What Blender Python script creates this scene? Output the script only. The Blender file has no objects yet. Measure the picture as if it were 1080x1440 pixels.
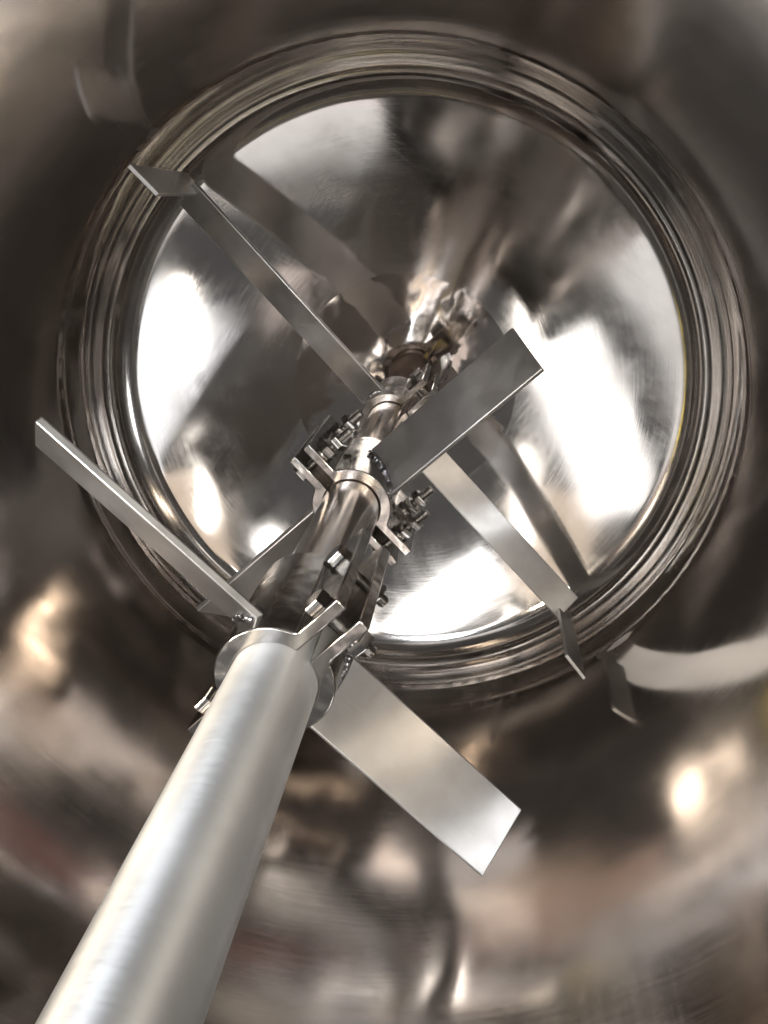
import bpy, bmesh, math, random
from mathutils import Vector, Matrix
random.seed(7)
scene = bpy.context.scene
col = scene.collection
PI = math.pi
R = math.radians

# ------------------------------------------------------------------ camera
HZ = 1.280                       # camera height above the lowest point of the tank
cam_d = bpy.data.cameras.new('camera'); cam = bpy.data.objects.new('camera', cam_d); col.objects.link(cam)
cam_d.sensor_fit = 'VERTICAL'; cam_d.sensor_height = 36.0
cam_d.lens = 36.0 * 1080.2 / 1440.0
cam_d.clip_start = 0.01; cam_d.clip_end = 200
right = Vector((0.99210851, 0.0, -0.12538226))
down = Vector((0.04779141, -0.92450678, 0.37815764))
fwd = Vector((-0.11591675, -0.3811656, -0.91721104))
cam.matrix_world = Matrix((
    (right.x, -down.x, -fwd.x, 0.12692),
    (right.y, -down.y, -fwd.y, 0.30004),
    (right.z, -down.z, -fwd.z, HZ),
    (0, 0, 0, 1)))
scene.camera = cam

# ------------------------------------------------------------------ light
w = bpy.data.worlds.new('World'); scene.world = w; w.use_nodes = True
w.node_tree.nodes['Background'].inputs[0].default_value = (1.0, 0.97, 0.94, 1)
w.node_tree.nodes['Background'].inputs[1].default_value = 0.085

def area(name, loc, target, sx, sy, power, color, shape='RECTANGLE'):
    l = bpy.data.lights.new(name, 'AREA'); l.shape = shape; l.size = sx; l.size_y = sy
    l.energy = power; l.color = color
    o = bpy.data.objects.new(name, l); col.objects.link(o); o.location = loc
    o.rotation_euler = (Vector(target) - Vector(loc)).to_track_quat('-Z', 'Y').to_euler()
    return o
def pol(az, el, dist, z0=1.2):
    return (dist * math.cos(R(az)) * math.cos(R(el)), dist * math.sin(R(az)) * math.cos(R(el)), z0 + dist * math.sin(R(el)))
# windows and tube lamps of the hall round the open tank, hand lamps near the rim, added fill and tint lights
area('window_light', pol(66, 49, 3.0), (0, 0, 1.1), 1.25, 0.60, 3.9, (0.95, 0.98, 1.0))
area('window_light', pol(-36, 56, 3.0), (0, 0, 1.1), 1.40, 0.70, 4.6, (0.97, 0.98, 1.0))
area('window_light', pol(-154, 53, 3.0), (0, 0, 1.1), 1.25, 0.55, 4.2, (1.0, 0.97, 0.94))
area('tube_lamp', pol(136, 69, 2.4), (0, 0, 1.1), 0.95, 0.30, 4.0, (1.0, 0.98, 0.96))
area('tube_lamp', pol(38, 76, 2.4), (0, 0, 1.1), 0.35, 0.12, 2.0, (1.0, 0.97, 0.93))
area('fill_panel', pol(8, 64, 2.8), (0, 0, 1.1), 1.0, 0.6, 1.5, (1.0, 0.80, 0.62))  # this and the next two: warm fill panels added to lift dark reflections
area('fill_panel', pol(-98, 61, 2.8), (0, 0, 1.1), 1.2, 0.5, 1.4, (1.0, 0.84, 0.76))
area('fill_panel', pol(176, 60, 2.8), (0, 0, 1.1), 0.8, 0.5, 0.9, (1.0, 0.80, 0.62))
for i in range(3):
    for j in range(3):
        area('glint_strip', (-1.3 + 1.2 * i, -1.5 + 1.3 * j, 3.9), (-1.3 + 1.2 * i, -1.5 + 1.3 * j, 0), 0.10, 0.75, 1.6, (1.0, 0.93, 0.85))  # added overhead grid, breaks up the dish reflections with small highlights
area('hand_lamp', (-0.30, 0.40, 1.50), (-0.03, 0.0, 0.95), 0.15, 0.13, 3.1, (0.92, 0.96, 1.0))
area('bulb_lamp', (-0.64, 0.15, 1.70), (0, 0, 0.6), 0.09, 0.09, 3.6, (1.0, 0.86, 0.68), 'DISK')
area('bulb_lamp', (-0.86, 0.18, 1.50), (0, 0, 0.7), 0.09, 0.09, 4.5, (1.0, 0.86, 0.68), 'DISK')
area('bulb_lamp', (0.40, 0.42, 1.70), (0, 0, 0.6), 0.09, 0.09, 2.2, (1.0, 0.90, 0.76), 'DISK')
area('yellow_tint_light', (0.30, 0.57, 1.70), (0, 0, 0.6), 0.09, 0.09, 0.09, (1.0, 0.78, 0.08), 'DISK')  # small source added for a yellow tint on the wall
area('red_tint_light', (0.16, 0.32, 1.75), (0.1, 0, 0.6), 0.16, 0.12, 0.012, (1.0, 0.25, 0.20))  # dim source added in place of red clothing reflected in the wall

vs = scene.view_settings
vs.view_transform = 'Standard'; vs.look = 'None'; vs.exposure = 0.38; vs.gamma = 1.0
vs.use_curve_mapping = False
scene.cycles.max_bounces = 16; scene.cycles.glossy_bounces = 16; scene.cycles.diffuse_bounces = 2
scene.cycles.sample_clamp_indirect = 4.0
scene.cycles.use_denoising = True
scene.cycles.blur_glossy = 0.8

# ------------------------------------------------------------------ materials
def steel(name, base, rough, rvar=0.05, aniso=0.0, wave=None, brush=None, smudge=6.0, tint=None, polar=None, scratch=None):
    m = bpy.data.materials.new(name); m.use_nodes = True
    nt = m.node_tree; N = nt.nodes; L = nt.links
    b = N['Principled BSDF']
    b.inputs['Metallic'].default_value = 1.0
    tc = N.new('ShaderNodeTexCoord')
    # smudges: roughness and a little colour
    n1 = N.new('ShaderNodeTexNoise'); n1.inputs['Scale'].default_value = smudge
    n1.inputs['Detail'].default_value = 6; n1.inputs['Roughness'].default_value = 0.62
    n1.inputs['Distortion'].default_value = 0.6
    L.new(tc.outputs['Object'], n1.inputs['Vector'])
    mr = N.new('ShaderNodeMapRange'); mr.inputs[1].default_value = 0.35; mr.inputs[2].default_value = 0.7
    mr.inputs[3].default_value = max(0.01, rough - rvar); mr.inputs[4].default_value = rough + rvar
    L.new(n1.outputs['Fac'], mr.inputs[0]); L.new(mr.outputs[0], b.inputs['Roughness'])
    mx = N.new('ShaderNodeMix'); mx.data_type = 'RGBA'
    t = tint or tuple(c * 0.86 for c in base)
    mx.inputs[6].default_value = (*base, 1); mx.inputs[7].default_value = (*t, 1)
    n2 = N.new('ShaderNodeTexNoise'); n2.inputs['Scale'].default_value = smudge * 2.3; n2.inputs['Detail'].default_value = 5
    L.new(tc.outputs['Object'], n2.inputs['Vector'])
    L.new(n2.outputs['Fac'], mx.inputs[0]); L.new(mx.outputs[2], b.inputs['Base Color'])
    if aniso:
        b.inputs['Anisotropic'].default_value = aniso
        tg = N.new('ShaderNodeTangent'); tg.direction_type = 'RADIAL'; tg.axis = 'Z'
        L.new(tg.outputs[0], b.inputs['Tangent']); b.inputs['Anisotropic Rotation'].default_value = 0.25
    last = None
    if wave:                                     # uneven, hand-polished sheet
        n3 = N.new('ShaderNodeTexNoise'); n3.inputs['Scale'].default_value = wave[0]; n3.inputs['Detail'].default_value = 1.5
        L.new(tc.outputs['Object'], n3.inputs['Vector'])
        bp = N.new('ShaderNodeBump'); bp.inputs['Strength'].default_value = 1.0; bp.inputs['Distance'].default_value = wave[1]
        L.new(n3.outputs['Fac'], bp.inputs['Height']); last = bp
    if brush:                                    # (mapping scale xyz, noise scale, distance)
        mp = N.new('ShaderNodeMapping'); mp.inputs['Scale'].default_value = brush[0]
        L.new(tc.outputs['Object'], mp.inputs['Vector'])
        n4 = N.new('ShaderNodeTexNoise'); n4.inputs['Scale'].default_value = brush[1]; n4.inputs['Detail'].default_value = 3
        L.new(mp.outputs[0], n4.inputs['Vector'])
        bp2 = N.new('ShaderNodeBump'); bp2.inputs['Strength'].default_value = 1.0; bp2.inputs['Distance'].default_value = brush[2]
        L.new(n4.outputs['Fac'], bp2.inputs['Height'])
        if last: L.new(last.outputs[0], bp2.inputs['Normal'])
        last = bp2
    if polar:                                    # circular polishing marks about the tank axis: (radial scale, angular scale, distance, roughness amount)
        sx = N.new('ShaderNodeSeparateXYZ'); L.new(tc.outputs['Object'], sx.inputs[0])
        def mth(op, a_, b_=None):
            q = N.new('ShaderNodeMath'); q.operation = op
            for i_, v_ in ((0, a_), (1, b_)):
                if v_ is None: continue
                if isinstance(v_, (int, float)): q.inputs[i_].default_value = v_
                else: L.new(v_, q.inputs[i_])
            return q.outputs[0]
        rr = mth('SQRT', mth('ADD', mth('MULTIPLY', sx.outputs[0], sx.outputs[0]), mth('MULTIPLY', sx.outputs[1], sx.outputs[1])))
        rz = mth('ADD', rr, sx.outputs[2])
        an = mth('ARCTAN2', sx.outputs[1], sx.outputs[0])
        cb = N.new('ShaderNodeCombineXYZ'); L.new(mth('MULTIPLY', rz, polar[0]), cb.inputs[0]); L.new(mth('MULTIPLY', an, polar[1]), cb.inputs[1])
        n5 = N.new('ShaderNodeTexNoise'); n5.inputs['Scale'].default_value = 1.0; n5.inputs['Detail'].default_value = 4; n5.inputs['Roughness'].default_value = 0.7
        L.new(cb.outputs[0], n5.inputs['Vector'])
        bp3 = N.new('ShaderNodeBump'); bp3.inputs['Strength'].default_value = 1.0; bp3.inputs['Distance'].default_value = polar[2]
        L.new(n5.outputs['Fac'], bp3.inputs['Height'])
        if last: L.new(last.outputs[0], bp3.inputs['Normal'])
        last = bp3
        ra = mth('ADD', mr.outputs[0], mth('MULTIPLY', mth('SUBTRACT', n5.outputs['Fac'], 0.5), polar[3]))
        L.new(mth('MAXIMUM', ra, 0.015), b.inputs['Roughness'])
    if scratch:                                  # patches of straight buffing marks in two directions: (length scale, cross scale, roughness, distance)
        src = b.inputs['Roughness'].links[0].from_socket
        hs = []
        for ang, seed in ((0.6, 3.1), (2.2, 11.7)):
            mp = N.new('ShaderNodeMapping'); mp.inputs['Rotation'].default_value = (0, 0, ang); mp.inputs['Location'].default_value = (seed, seed, 0)
            L.new(tc.outputs['Object'], mp.inputs['Vector'])
            m2 = N.new('ShaderNodeVectorMath'); m2.operation = 'MULTIPLY'; m2.inputs[1].default_value = (scratch[0], scratch[1], scratch[0])
            L.new(mp.outputs[0], m2.inputs[0])
            nz = N.new('ShaderNodeTexNoise'); nz.inputs['Scale'].default_value = 1.0; nz.inputs['Detail'].default_value = 3; nz.inputs['Roughness'].default_value = 0.75
            L.new(m2.outputs[0], nz.inputs['Vector'])
            mk = N.new('ShaderNodeTexNoise'); mk.inputs['Scale'].default_value = 4.5; mk.inputs['Detail'].default_value = 3
            L.new(mp.outputs[0], mk.inputs['Vector'])
            r1 = N.new('ShaderNodeMapRange'); r1.inputs[1].default_value = 0.50; r1.inputs[2].default_value = 0.66
            L.new(mk.outputs['Fac'], r1.inputs[0])
            r2 = N.new('ShaderNodeMapRange'); r2.inputs[1].default_value = 0.45; r2.inputs[2].default_value = 0.75
            L.new(nz.outputs['Fac'], r2.inputs[0])
            q = N.new('ShaderNodeMath'); q.operation = 'MULTIPLY'; L.new(r1.outputs[0], q.inputs[0]); L.new(r2.outputs[0], q.inputs[1])
            hs.append(q.outputs[0])
        ad = N.new('ShaderNodeMath'); ad.operation = 'ADD'; L.new(hs[0], ad.inputs[0]); L.new(hs[1], ad.inputs[1])
        ml = N.new('ShaderNodeMath'); ml.operation = 'MULTIPLY_ADD'; L.new(ad.outputs[0], ml.inputs[0]); ml.inputs[1].default_value = scratch[2]
        L.new(src, ml.inputs[2]); L.new(ml.outputs[0], b.inputs['Roughness'])
        bp4 = N.new('ShaderNodeBump'); bp4.inputs['Strength'].default_value = 1.0; bp4.inputs['Distance'].default_value = scratch[3]
        L.new(ad.outputs[0], bp4.inputs['Height'])
        if last: L.new(last.outputs[0], bp4.inputs['Normal'])
        last = bp4
    if last: L.new(last.outputs[0], b.inputs['Normal'])
    return m

M = {
    'wall': steel('satin_wall_steel', (0.63, 0.593, 0.565), 0.10, 0.035, aniso=0.8, wave=(5.0, 0.003), polar=(260.0, 5.0, 0.000012, 0.08), scratch=(7.0, 150.0, 0.02, 0.0)),
    'dish': steel('mirror_dish_steel', (0.665, 0.655, 0.645), 0.085, 0.045, wave=(5.0, 0.0013), smudge=7.0, tint=(0.53, 0.505, 0.485), polar=(300.0, 4.0, 0.000012, 0.08), scratch=(14.0, 320.0, 0.035, 0.000003)),
    'plate': steel('bottom_plate_steel', (0.62, 0.58, 0.55), 0.07, 0.03, wave=(14.0, 0.0015)),
    'shaft': steel('ground_shaft_steel', (0.70, 0.715, 0.73), 0.60, 0.06, aniso=0.82, smudge=9.0, polar=(500.0, 1.5, 0.00003, 0.20)),
    'shaft_low': steel('dimmed_polished_shaft_steel', (0.47, 0.42, 0.39), 0.20, 0.05, wave=(18.0, 0.0006), smudge=20.0),  # base darkened to carry the dim surroundings this polished length mirrors
    'blade': steel('brushed_blade_steel', (0.74, 0.75, 0.76), 0.41, 0.09, smudge=10.0, wave=(9.0, 0.0016), brush=((3, 90, 3), 8.0, 0.00006), tint=(0.42, 0.42, 0.425)),
    'clamp': steel('clamp_steel', (0.60, 0.58, 0.56), 0.18, 0.07, smudge=30.0, wave=(45.0, 0.0008)),
    'bolt': steel('bolt_steel', (0.52, 0.51, 0.50), 0.20, 0.05, smudge=60.0),
    'weld': steel('weld_bead_steel', (0.55, 0.52, 0.50), 0.20, 0.06, smudge=120.0, tint=(0.34, 0.37, 0.46)),
    'seam': steel('polished_seam_steel', (0.65, 0.62, 0.59), 0.085, 0.035, smudge=16.0, wave=(12.0, 0.0012)),
}

# ------------------------------------------------------------------ helpers
def obj(name, bm, mat, parent=None, smooth=True, bevel=0.0, seg=2):
    me = bpy.data.meshes.new(name); bm.normal_update(); bm.to_mesh(me); bm.free()
    if smooth:
        for p in me.polygons: p.use_smooth = True
    me.materials.append(M[mat])
    o = bpy.data.objects.new(name, me); col.objects.link(o)
    if parent: o.parent = parent
    if bevel:
        b = o.modifiers.new('bevel', 'BEVEL'); b.width = bevel; b.segments = seg; b.limit_method = 'ANGLE'; b.angle_limit = R(35)
        b.harden_normals = False
    if smooth == 'auto' or bevel:
        me.set_sharp_from_angle(angle=R(35))
    return o

def thing(name, label, cat, loc=(0, 0, 0)):
    o = bpy.data.objects.new(name, None); col.objects.link(o); o.location = loc
    o.empty_display_size = 0.1
    o['label'] = label; o['category'] = cat
    return o

def lathe(prof, n=96, a0=0.0, a1=2 * PI):
    bm = bmesh.new(); full = abs(a1 - a0 - 2 * PI) < 1e-6
    rings = []
    for (r, z) in prof:
        if r < 1e-6:
            rings.append([bm.verts.new((0, 0, z))]); continue
        k = n if full else n + 1
        rings.append([bm.verts.new((r * math.cos(a0 + (a1 - a0) * i / n), r * math.sin(a0 + (a1 - a0) * i / n), z)) for i in range(k)])
    for A, B in zip(rings, rings[1:]):
        m = n
        for i in range(m):
            j = (i + 1) % n if full else i + 1
            if len(A) == 1 and len(B) == 1: continue
            if len(A) == 1: bm.faces.new((A[0], B[j], B[i]))
            elif len(B) == 1: bm.faces.new((A[i], A[j], B[0]))
            else: bm.faces.new((A[i], A[j], B[j], B[i]))
    return bm

def prism(poly, z0, z1):
    bm = bmesh.new()
    lo = [bm.verts.new((x, y, z0)) for x, y in poly]; hi = [bm.verts.new((x, y, z1)) for x, y in poly]
    n = len(poly)
    for i in range(n):
        j = (i + 1) % n; bm.faces.new((lo[i], lo[j], hi[j], hi[i]))
    bm.faces.new(hi); bm.faces.new(lo[::-1])
    bmesh.ops.recalc_face_normals(bm, faces=bm.faces)
    return bm

def hexa(pts):               # 8 corners: bottom 4 then top 4
    bm = bmesh.new(); v = [bm.verts.new(p) for p in pts]
    for f in ((3, 2, 1, 0), (4, 5, 6, 7), (0, 1, 5, 4), (1, 2, 6, 5), (2, 3, 7, 6), (3, 0, 4, 7)):
        bm.faces.new([v[i] for i in f])
    bmesh.ops.recalc_face_normals(bm, faces=bm.faces)
    return bm

def tube(bm, pts, rads, n=10):
    rings = []
    for i, p in enumerate(pts):
        p = Vector(p)
        t = (Vector(pts[min(i + 1, len(pts) - 1)]) - Vector(pts[max(i - 1, 0)])).normalized()
        a = t.orthogonal().normalized() if not rings else (prev - t * prev.dot(t)).normalized()
        prev = a; b = t.cross(a)
        rings.append([bm.verts.new(p + (a * math.cos(k * 2 * PI / n) + b * math.sin(k * 2 * PI / n)) * rads[i]) for k in range(n)])
    for A, B in zip(rings, rings[1:]):
        for k in range(n): bm.faces.new((A[k], A[(k + 1) % n], B[(k + 1) % n], B[k]))
    bm.faces.new(rings[0][::-1]); bm.faces.new(rings[-1])
    return bm

def bead(fn, t0, t1, r=0.0034, pitch=0.0030):   # rippled weld along the curve fn(t)
    bm = bmesh.new(); Lh = sum((fn(t0 + (t1 - t0) * (i + 1) / 20) - fn(t0 + (t1 - t0) * i / 20)).length for i in range(20))
    n = max(8, int(Lh / pitch) * 4)
    pts = []; rads = []
    for i in range(n + 1):
        ph = (i % 4) / 4.0
        pts.append(fn(t0 + (t1 - t0) * i / n) + Vector((random.uniform(-1, 1), random.uniform(-1, 1), random.uniform(-1, 1))) * 0.0003)
        rads.append(r * (1.04 - 0.13 * ph) * (0.5 if i in (0, n) else 1) * random.uniform(0.92, 1.08))
    return tube(bm, pts, rads)

# ------------------------------------------------------------------ tank
RT, RC, RK = 0.475, 0.97, 0.090                 # wall, crown and knuckle radii
TH = math.asin((RT - RK) / (RC - RK))
ZT = RC - math.sqrt((RC - RK) ** 2 - (RT - RK) ** 2)
PLATE_R = 0.186
ZWALL = 1.13
tank = thing('mixing_tank', 'polished stainless steel mixing tank with mirror dished bottom, seen from inside', 'tank')
prof = []
n0 = 40
a_p = math.asin(PLATE_R / RC)
for i in range(n0 + 1):
    a = a_p + (TH - a_p) * i / n0
    prof.append((RC * math.sin(a), RC - RC * math.cos(a)))
for i in range(1, 29):
    a = TH + (PI / 2 - TH) * i / 28
    prof.append((RT - RK + RK * math.sin(a), ZT - RK * math.cos(a)))
obj('dished_bottom', lathe(prof, 192), 'dish', tank)
# wall, butted on the dish with a faint weld step
def ridge(z, z0, h, w): return h * math.exp(-((z - z0) / w) ** 2)
wp = []
for i in range(241):
    z = ZT + (ZWALL - ZT) * (i / 240) ** 1.6
    r = RT
    for z0, h, ww in ((ZT + 0.007, 0.0010, 0.005), (0.250, 0.0018, 0.008)):
        r -= ridge(z, z0, h, ww)
    wp.append((r, z))
ZBAND = max(z for r, z in wp if z < 0.252)    # polished lower course of the wall ends at its weld seam
bands = (('knuckle_band', 'seam', [q for q in wp if q[1] <= ZBAND]), ('tank_wall', 'wall', [q for q in wp if q[1] >= ZBAND]))
for nm_, mat_, prof_ in bands:
  wbm = lathe(prof_, 384)
  for v in wbm.verts:                            # weld ripple and hand-ground unevenness round the rim
      a_ = math.atan2(v.co.y, v.co.x); rr_ = math.hypot(v.co.x, v.co.y)
      near = math.exp(-((v.co.z - 0.25) / 0.06) ** 2) * min(1.0, (v.co.z - ZT) / 0.02)
      k = 0.0004 * math.sin(5 * a_ + 3 * v.co.z * 9) + 0.0002 * math.sin(13 * a_ + 1.3)
      k = k * near + (RT - rr_) * 0.18 * math.sin(a_ * 96 + 2 * math.sin(5 * a_))
      v.co.x *= (rr_ + k) / rr_; v.co.y *= (rr_ + k) / rr_
  obj(nm_, wbm, mat_, tank)
# centre plate let into the dish: a slightly flatter pressing
zp = RC - math.sqrt(RC * RC - PLATE_R ** 2)
pp = [(0.0, zp * 0.03)]
for i in range(1, 25):
    r = PLATE_R * i / 24
    pp.append((r, zp * 0.03 + (zp * 0.97) * (r / PLATE_R) ** 2))
obj('bottom_plate', lathe(pp, 128), 'plate', tank)

# open rim with a rolled flange, above the field of view
obj('rim_flange', lathe([(RT - 0.001, ZWALL - 0.012), (RT - 0.001, ZWALL + 0.004), (RT + 0.004, ZWALL + 0.010), (RT + 0.055, ZWALL + 0.010), (RT + 0.055, ZWALL - 0.002), (RT + 0.006, ZWALL - 0.002)], 128), 'wall', tank)

# ------------------------------------------------------------------ agitator
Z = lambda s: HZ - s
agi = thing('agitator', 'steel agitator shaft with three pairs of bolted pitched blades, standing in the tank', 'agitator', (0, 0, Z(1.19)))
ZB = Z(1.19)
def L3(p): return (p[0], p[1], p[2] - ZB)
RS = 0.030
zj = Z(0.47) - ZB                              # upper and lower shaft butt inside the top clamp
sp = [(0.0, 0.0), (RS - 0.004, 0.0), (RS, 0.004)] + [(RS, 0.004 + (zj - 0.004) * i / 12) for i in range(1, 13)] + [(0.0, zj)]
obj('shaft', lathe(sp, 96), 'shaft_low', agi).data.set_sharp_from_angle(angle=R(40))
sp = [(0.0, zj + 0.001)] + [(RS, zj + 0.001 + (1.75 - Z(0.47)) * i / 12) for i in range(13)]
obj('shaft', lathe(sp, 96), 'shaft', agi).data.set_sharp_from_angle(angle=R(40))

GAP, FT, TS = 0.0055, 0.0092, 0.0118          # half gap, flange thickness, shell thickness
FV = 0.078                                     # flange reach
def shell_poly():
    ri, ro = RS + 0.0003, RS + TS
    pts = []
    n = 26
    a_i = math.acos(GAP / ri)
    for i in range(n + 1):                      # inner arc, from -v to +v
        a = -a_i + 2 * a_i * i / n
        pts.append((ri * math.cos(a), ri * math.sin(a)))
    pts += [(GAP, FV), (GAP + FT, FV)]
    # fillet into the outer arc
    vf = math.sqrt((ro + 0.006) ** 2 - (GAP + FT + 0.006) ** 2)
    cx, cy, rf = GAP + FT + 0.006, vf, 0.006
    a_end = math.atan2(-cy, -cx)
    arc = []
    for i in range(6):
        a = PI + (a_end + 2 * PI - PI) * i / 5 if a_end < 0 else PI + (a_end - PI) * i / 5
        arc.append((cx + rf * math.cos(a), cy + rf * math.sin(a)))
    pts += arc
    a_o = math.atan2(arc[-1][1], arc[-1][0])
    for i in range(1, n):
        a = a_o - 2 * a_o * i / n
        pts.append((ro * math.cos(a), ro * math.sin(a)))
    pts += [(x, -y) for x, y in arc[::-1]] + [(GAP + FT, -FV), (GAP, -FV)]
    return pts
SHELL = shell_poly()

def rotz(bm, az, z=0.0):
    bmesh.ops.transform(bm, matrix=Matrix.Translation((0, 0, z)) @ Matrix.Rotation(az, 4, 'Z'), verts=bm.verts)
    return bm

def hexprism(r, z0, z1, ch=0.0012):
    bm = bmesh.new(); rings = []
    for (z, k) in ((z0, 0.92), (z0 + ch, 1), (z1 - ch, 1), (z1, 0.92)):
        rings.append([bm.verts.new((r * k * math.cos(i * PI / 3), r * k * math.sin(i * PI / 3), z)) for i in range(6)])
    for A, B in zip(rings, rings[1:]):
        for i in range(6): bm.faces.new((A[i], A[(i + 1) % 6], B[(i + 1) % 6], B[i]))
    bm.faces.new(rings[0][::-1]); bm.faces.new(rings[-1])
    return bm

def bolt_mesh(length):
    bm = hexprism(0.0106, -0.0072, 0.0)
    rr = 0.005
    prof = [(rr, 0.0)]
    zz = 0.0; k = 0
    prof += [(rr, 0.006)]
    zz = 0.006
    while zz < length - 0.002:
        prof += [(rr - 0.0006, zz + 0.0006), (rr, zz + 0.00125)]; zz += 0.00125
    prof += [(rr - 0.001, length), (0.0, length)]
    b2 = lathe(prof, 16)
    me = bpy.data.meshes.new('tmp'); b2.to_mesh(me); b2.free(); bm.from_mesh(me); bpy.data.meshes.remove(me)
    bmesh.ops.recalc_face_normals(bm, faces=bm.faces)
    return bm

def place(bm, origin, axis, spin):
    q = Vector((0, 0, 1)).rotation_difference(Vector(axis)).to_matrix().to_4x4()
    bmesh.ops.transform(bm, matrix=Matrix.Translation(origin) @ q @ Matrix.Rotation(spin, 4, 'Z'), verts=bm.verts)
    return bm

def nut_bm(z0):
    bm = hexprism(0.0106, z0, z0 + 0.0086)
    return bm
def washer_bm(z0): return lathe([(0.0052, z0), (0.0108, z0), (0.0108, z0 + 0.0018), (0.0052, z0 + 0.0018)], 24)

def impeller(az0, s, r, W, hub_top, hub_len, nut_side, blen, double, fins=False, thick=0.006, pitch=PI / 4):
    zc = Z(s) - ZB
    z1 = zc + hub_top; z0 = z1 - hub_len
    for side in (0, 1):
        az = az0 + side * PI
        sh = prism(SHELL, z0, z1)
        obj('clamp_half', rotz(sh, az), 'clamp', agi, bevel=0.0012)
        er = Vector((math.cos(az), math.sin(az), 0)); t = Vector((-math.sin(az), math.cos(az), 0)); zv = Vector((0, 0, 1))
        wdir = (t * math.sin(pitch) - zv * math.cos(pitch))       # towards the lower edge
        nrm = er.cross(wdir)
        c = Vector((0, 0, zc))
        pts = []
        for n_ in (-thick / 2, thick / 2):
            for (rr, ww) in ((RS + 0.004, -W / 2), (r, -W / 2), (r, W / 2), (RS + 0.004, W / 2)):
                pts.append(Vector((rr, ww, n_)))
        bl = obj('blade', hexa(pts), 'blade', agi, bevel=0.0011)
        mb = Matrix((er, wdir, nrm)).transposed().to_4x4(); mb.translation = c
        bl.matrix_local = mb; inv = mb.inverted()
        ro = RS + TS + 0.0006
        for n_ in (-1, 1):
            def edge(ww):
                tt = ww * math.sin(pitch)
                return c + er * math.sqrt(max(ro * ro - tt * tt, 1e-6)) + wdir * ww + nrm * n_ * (thick / 2 + 0.0006)
            obj('weld_bead', bead(edge, -W * 0.47, W * 0.47), 'weld', bl).matrix_parent_inverse = inv
        if fins:
            fa = az - R(1.4)
            e = Vector((math.cos(fa), math.sin(fa), 0)); fn = Vector((-e.y, e.x, 0))
            base = c + e * r
            fp = []
            for n_ in (-0.0025, 0.0025):
                for (u, h) in ((-0.012, -0.022), (0.024, -0.022), (0.030, 0.150), (-0.012, 0.142)):
                    fp.append(base + e * u + zv * h + fn * n_)
            obj('scraper_fin', hexa(fp), 'blade', bl, bevel=0.0005).matrix_parent_inverse = inv
    # bolts through both flange pairs
    ax = Vector((math.cos(az0), math.sin(az0), 0)) * nut_side
    vv = Vector((-math.sin(az0), math.cos(az0), 0))
    for sv in (1, -1):
        for hz in (0.28, 0.88):
            zz = z0 + hub_len * hz
            o = vv * sv * 0.0585 - ax * (GAP + FT + 0.0002) + Vector((0, 0, zz))
            spin = random.uniform(0, 1)
            bo = obj('bolt', place(bolt_mesh(blen), o, ax, spin), 'bolt', agi, smooth='auto')
            g = 2 * (GAP + FT) + 0.0004
            obj('washer', place(washer_bm(g), o, ax, 0), 'bolt', bo, smooth='auto')
            obj('nut', place(nut_bm(g + 0.0020), o, ax, random.uniform(0, 1)), 'bolt', bo, smooth='auto')
            if double:
                obj('nut', place(nut_bm(g + 0.0018 + 0.0135), o, ax, random.uniform(0, 1)), 'bolt', bo, smooth='auto')

impeller(R(-44.5), 0.4545, 0.2238, 0.0580, 0.037, 0.115, 1, 0.048, False)
impeller(R(43.0), 0.7706, 0.2358, 0.0616, 0.040, 0.115, 1, 0.068, True)
impeller(R(-47.1), 1.0926, 0.4134, 0.0470, 0.036, 0.115, 1, 0.044, False, fins=True, pitch=R(62))
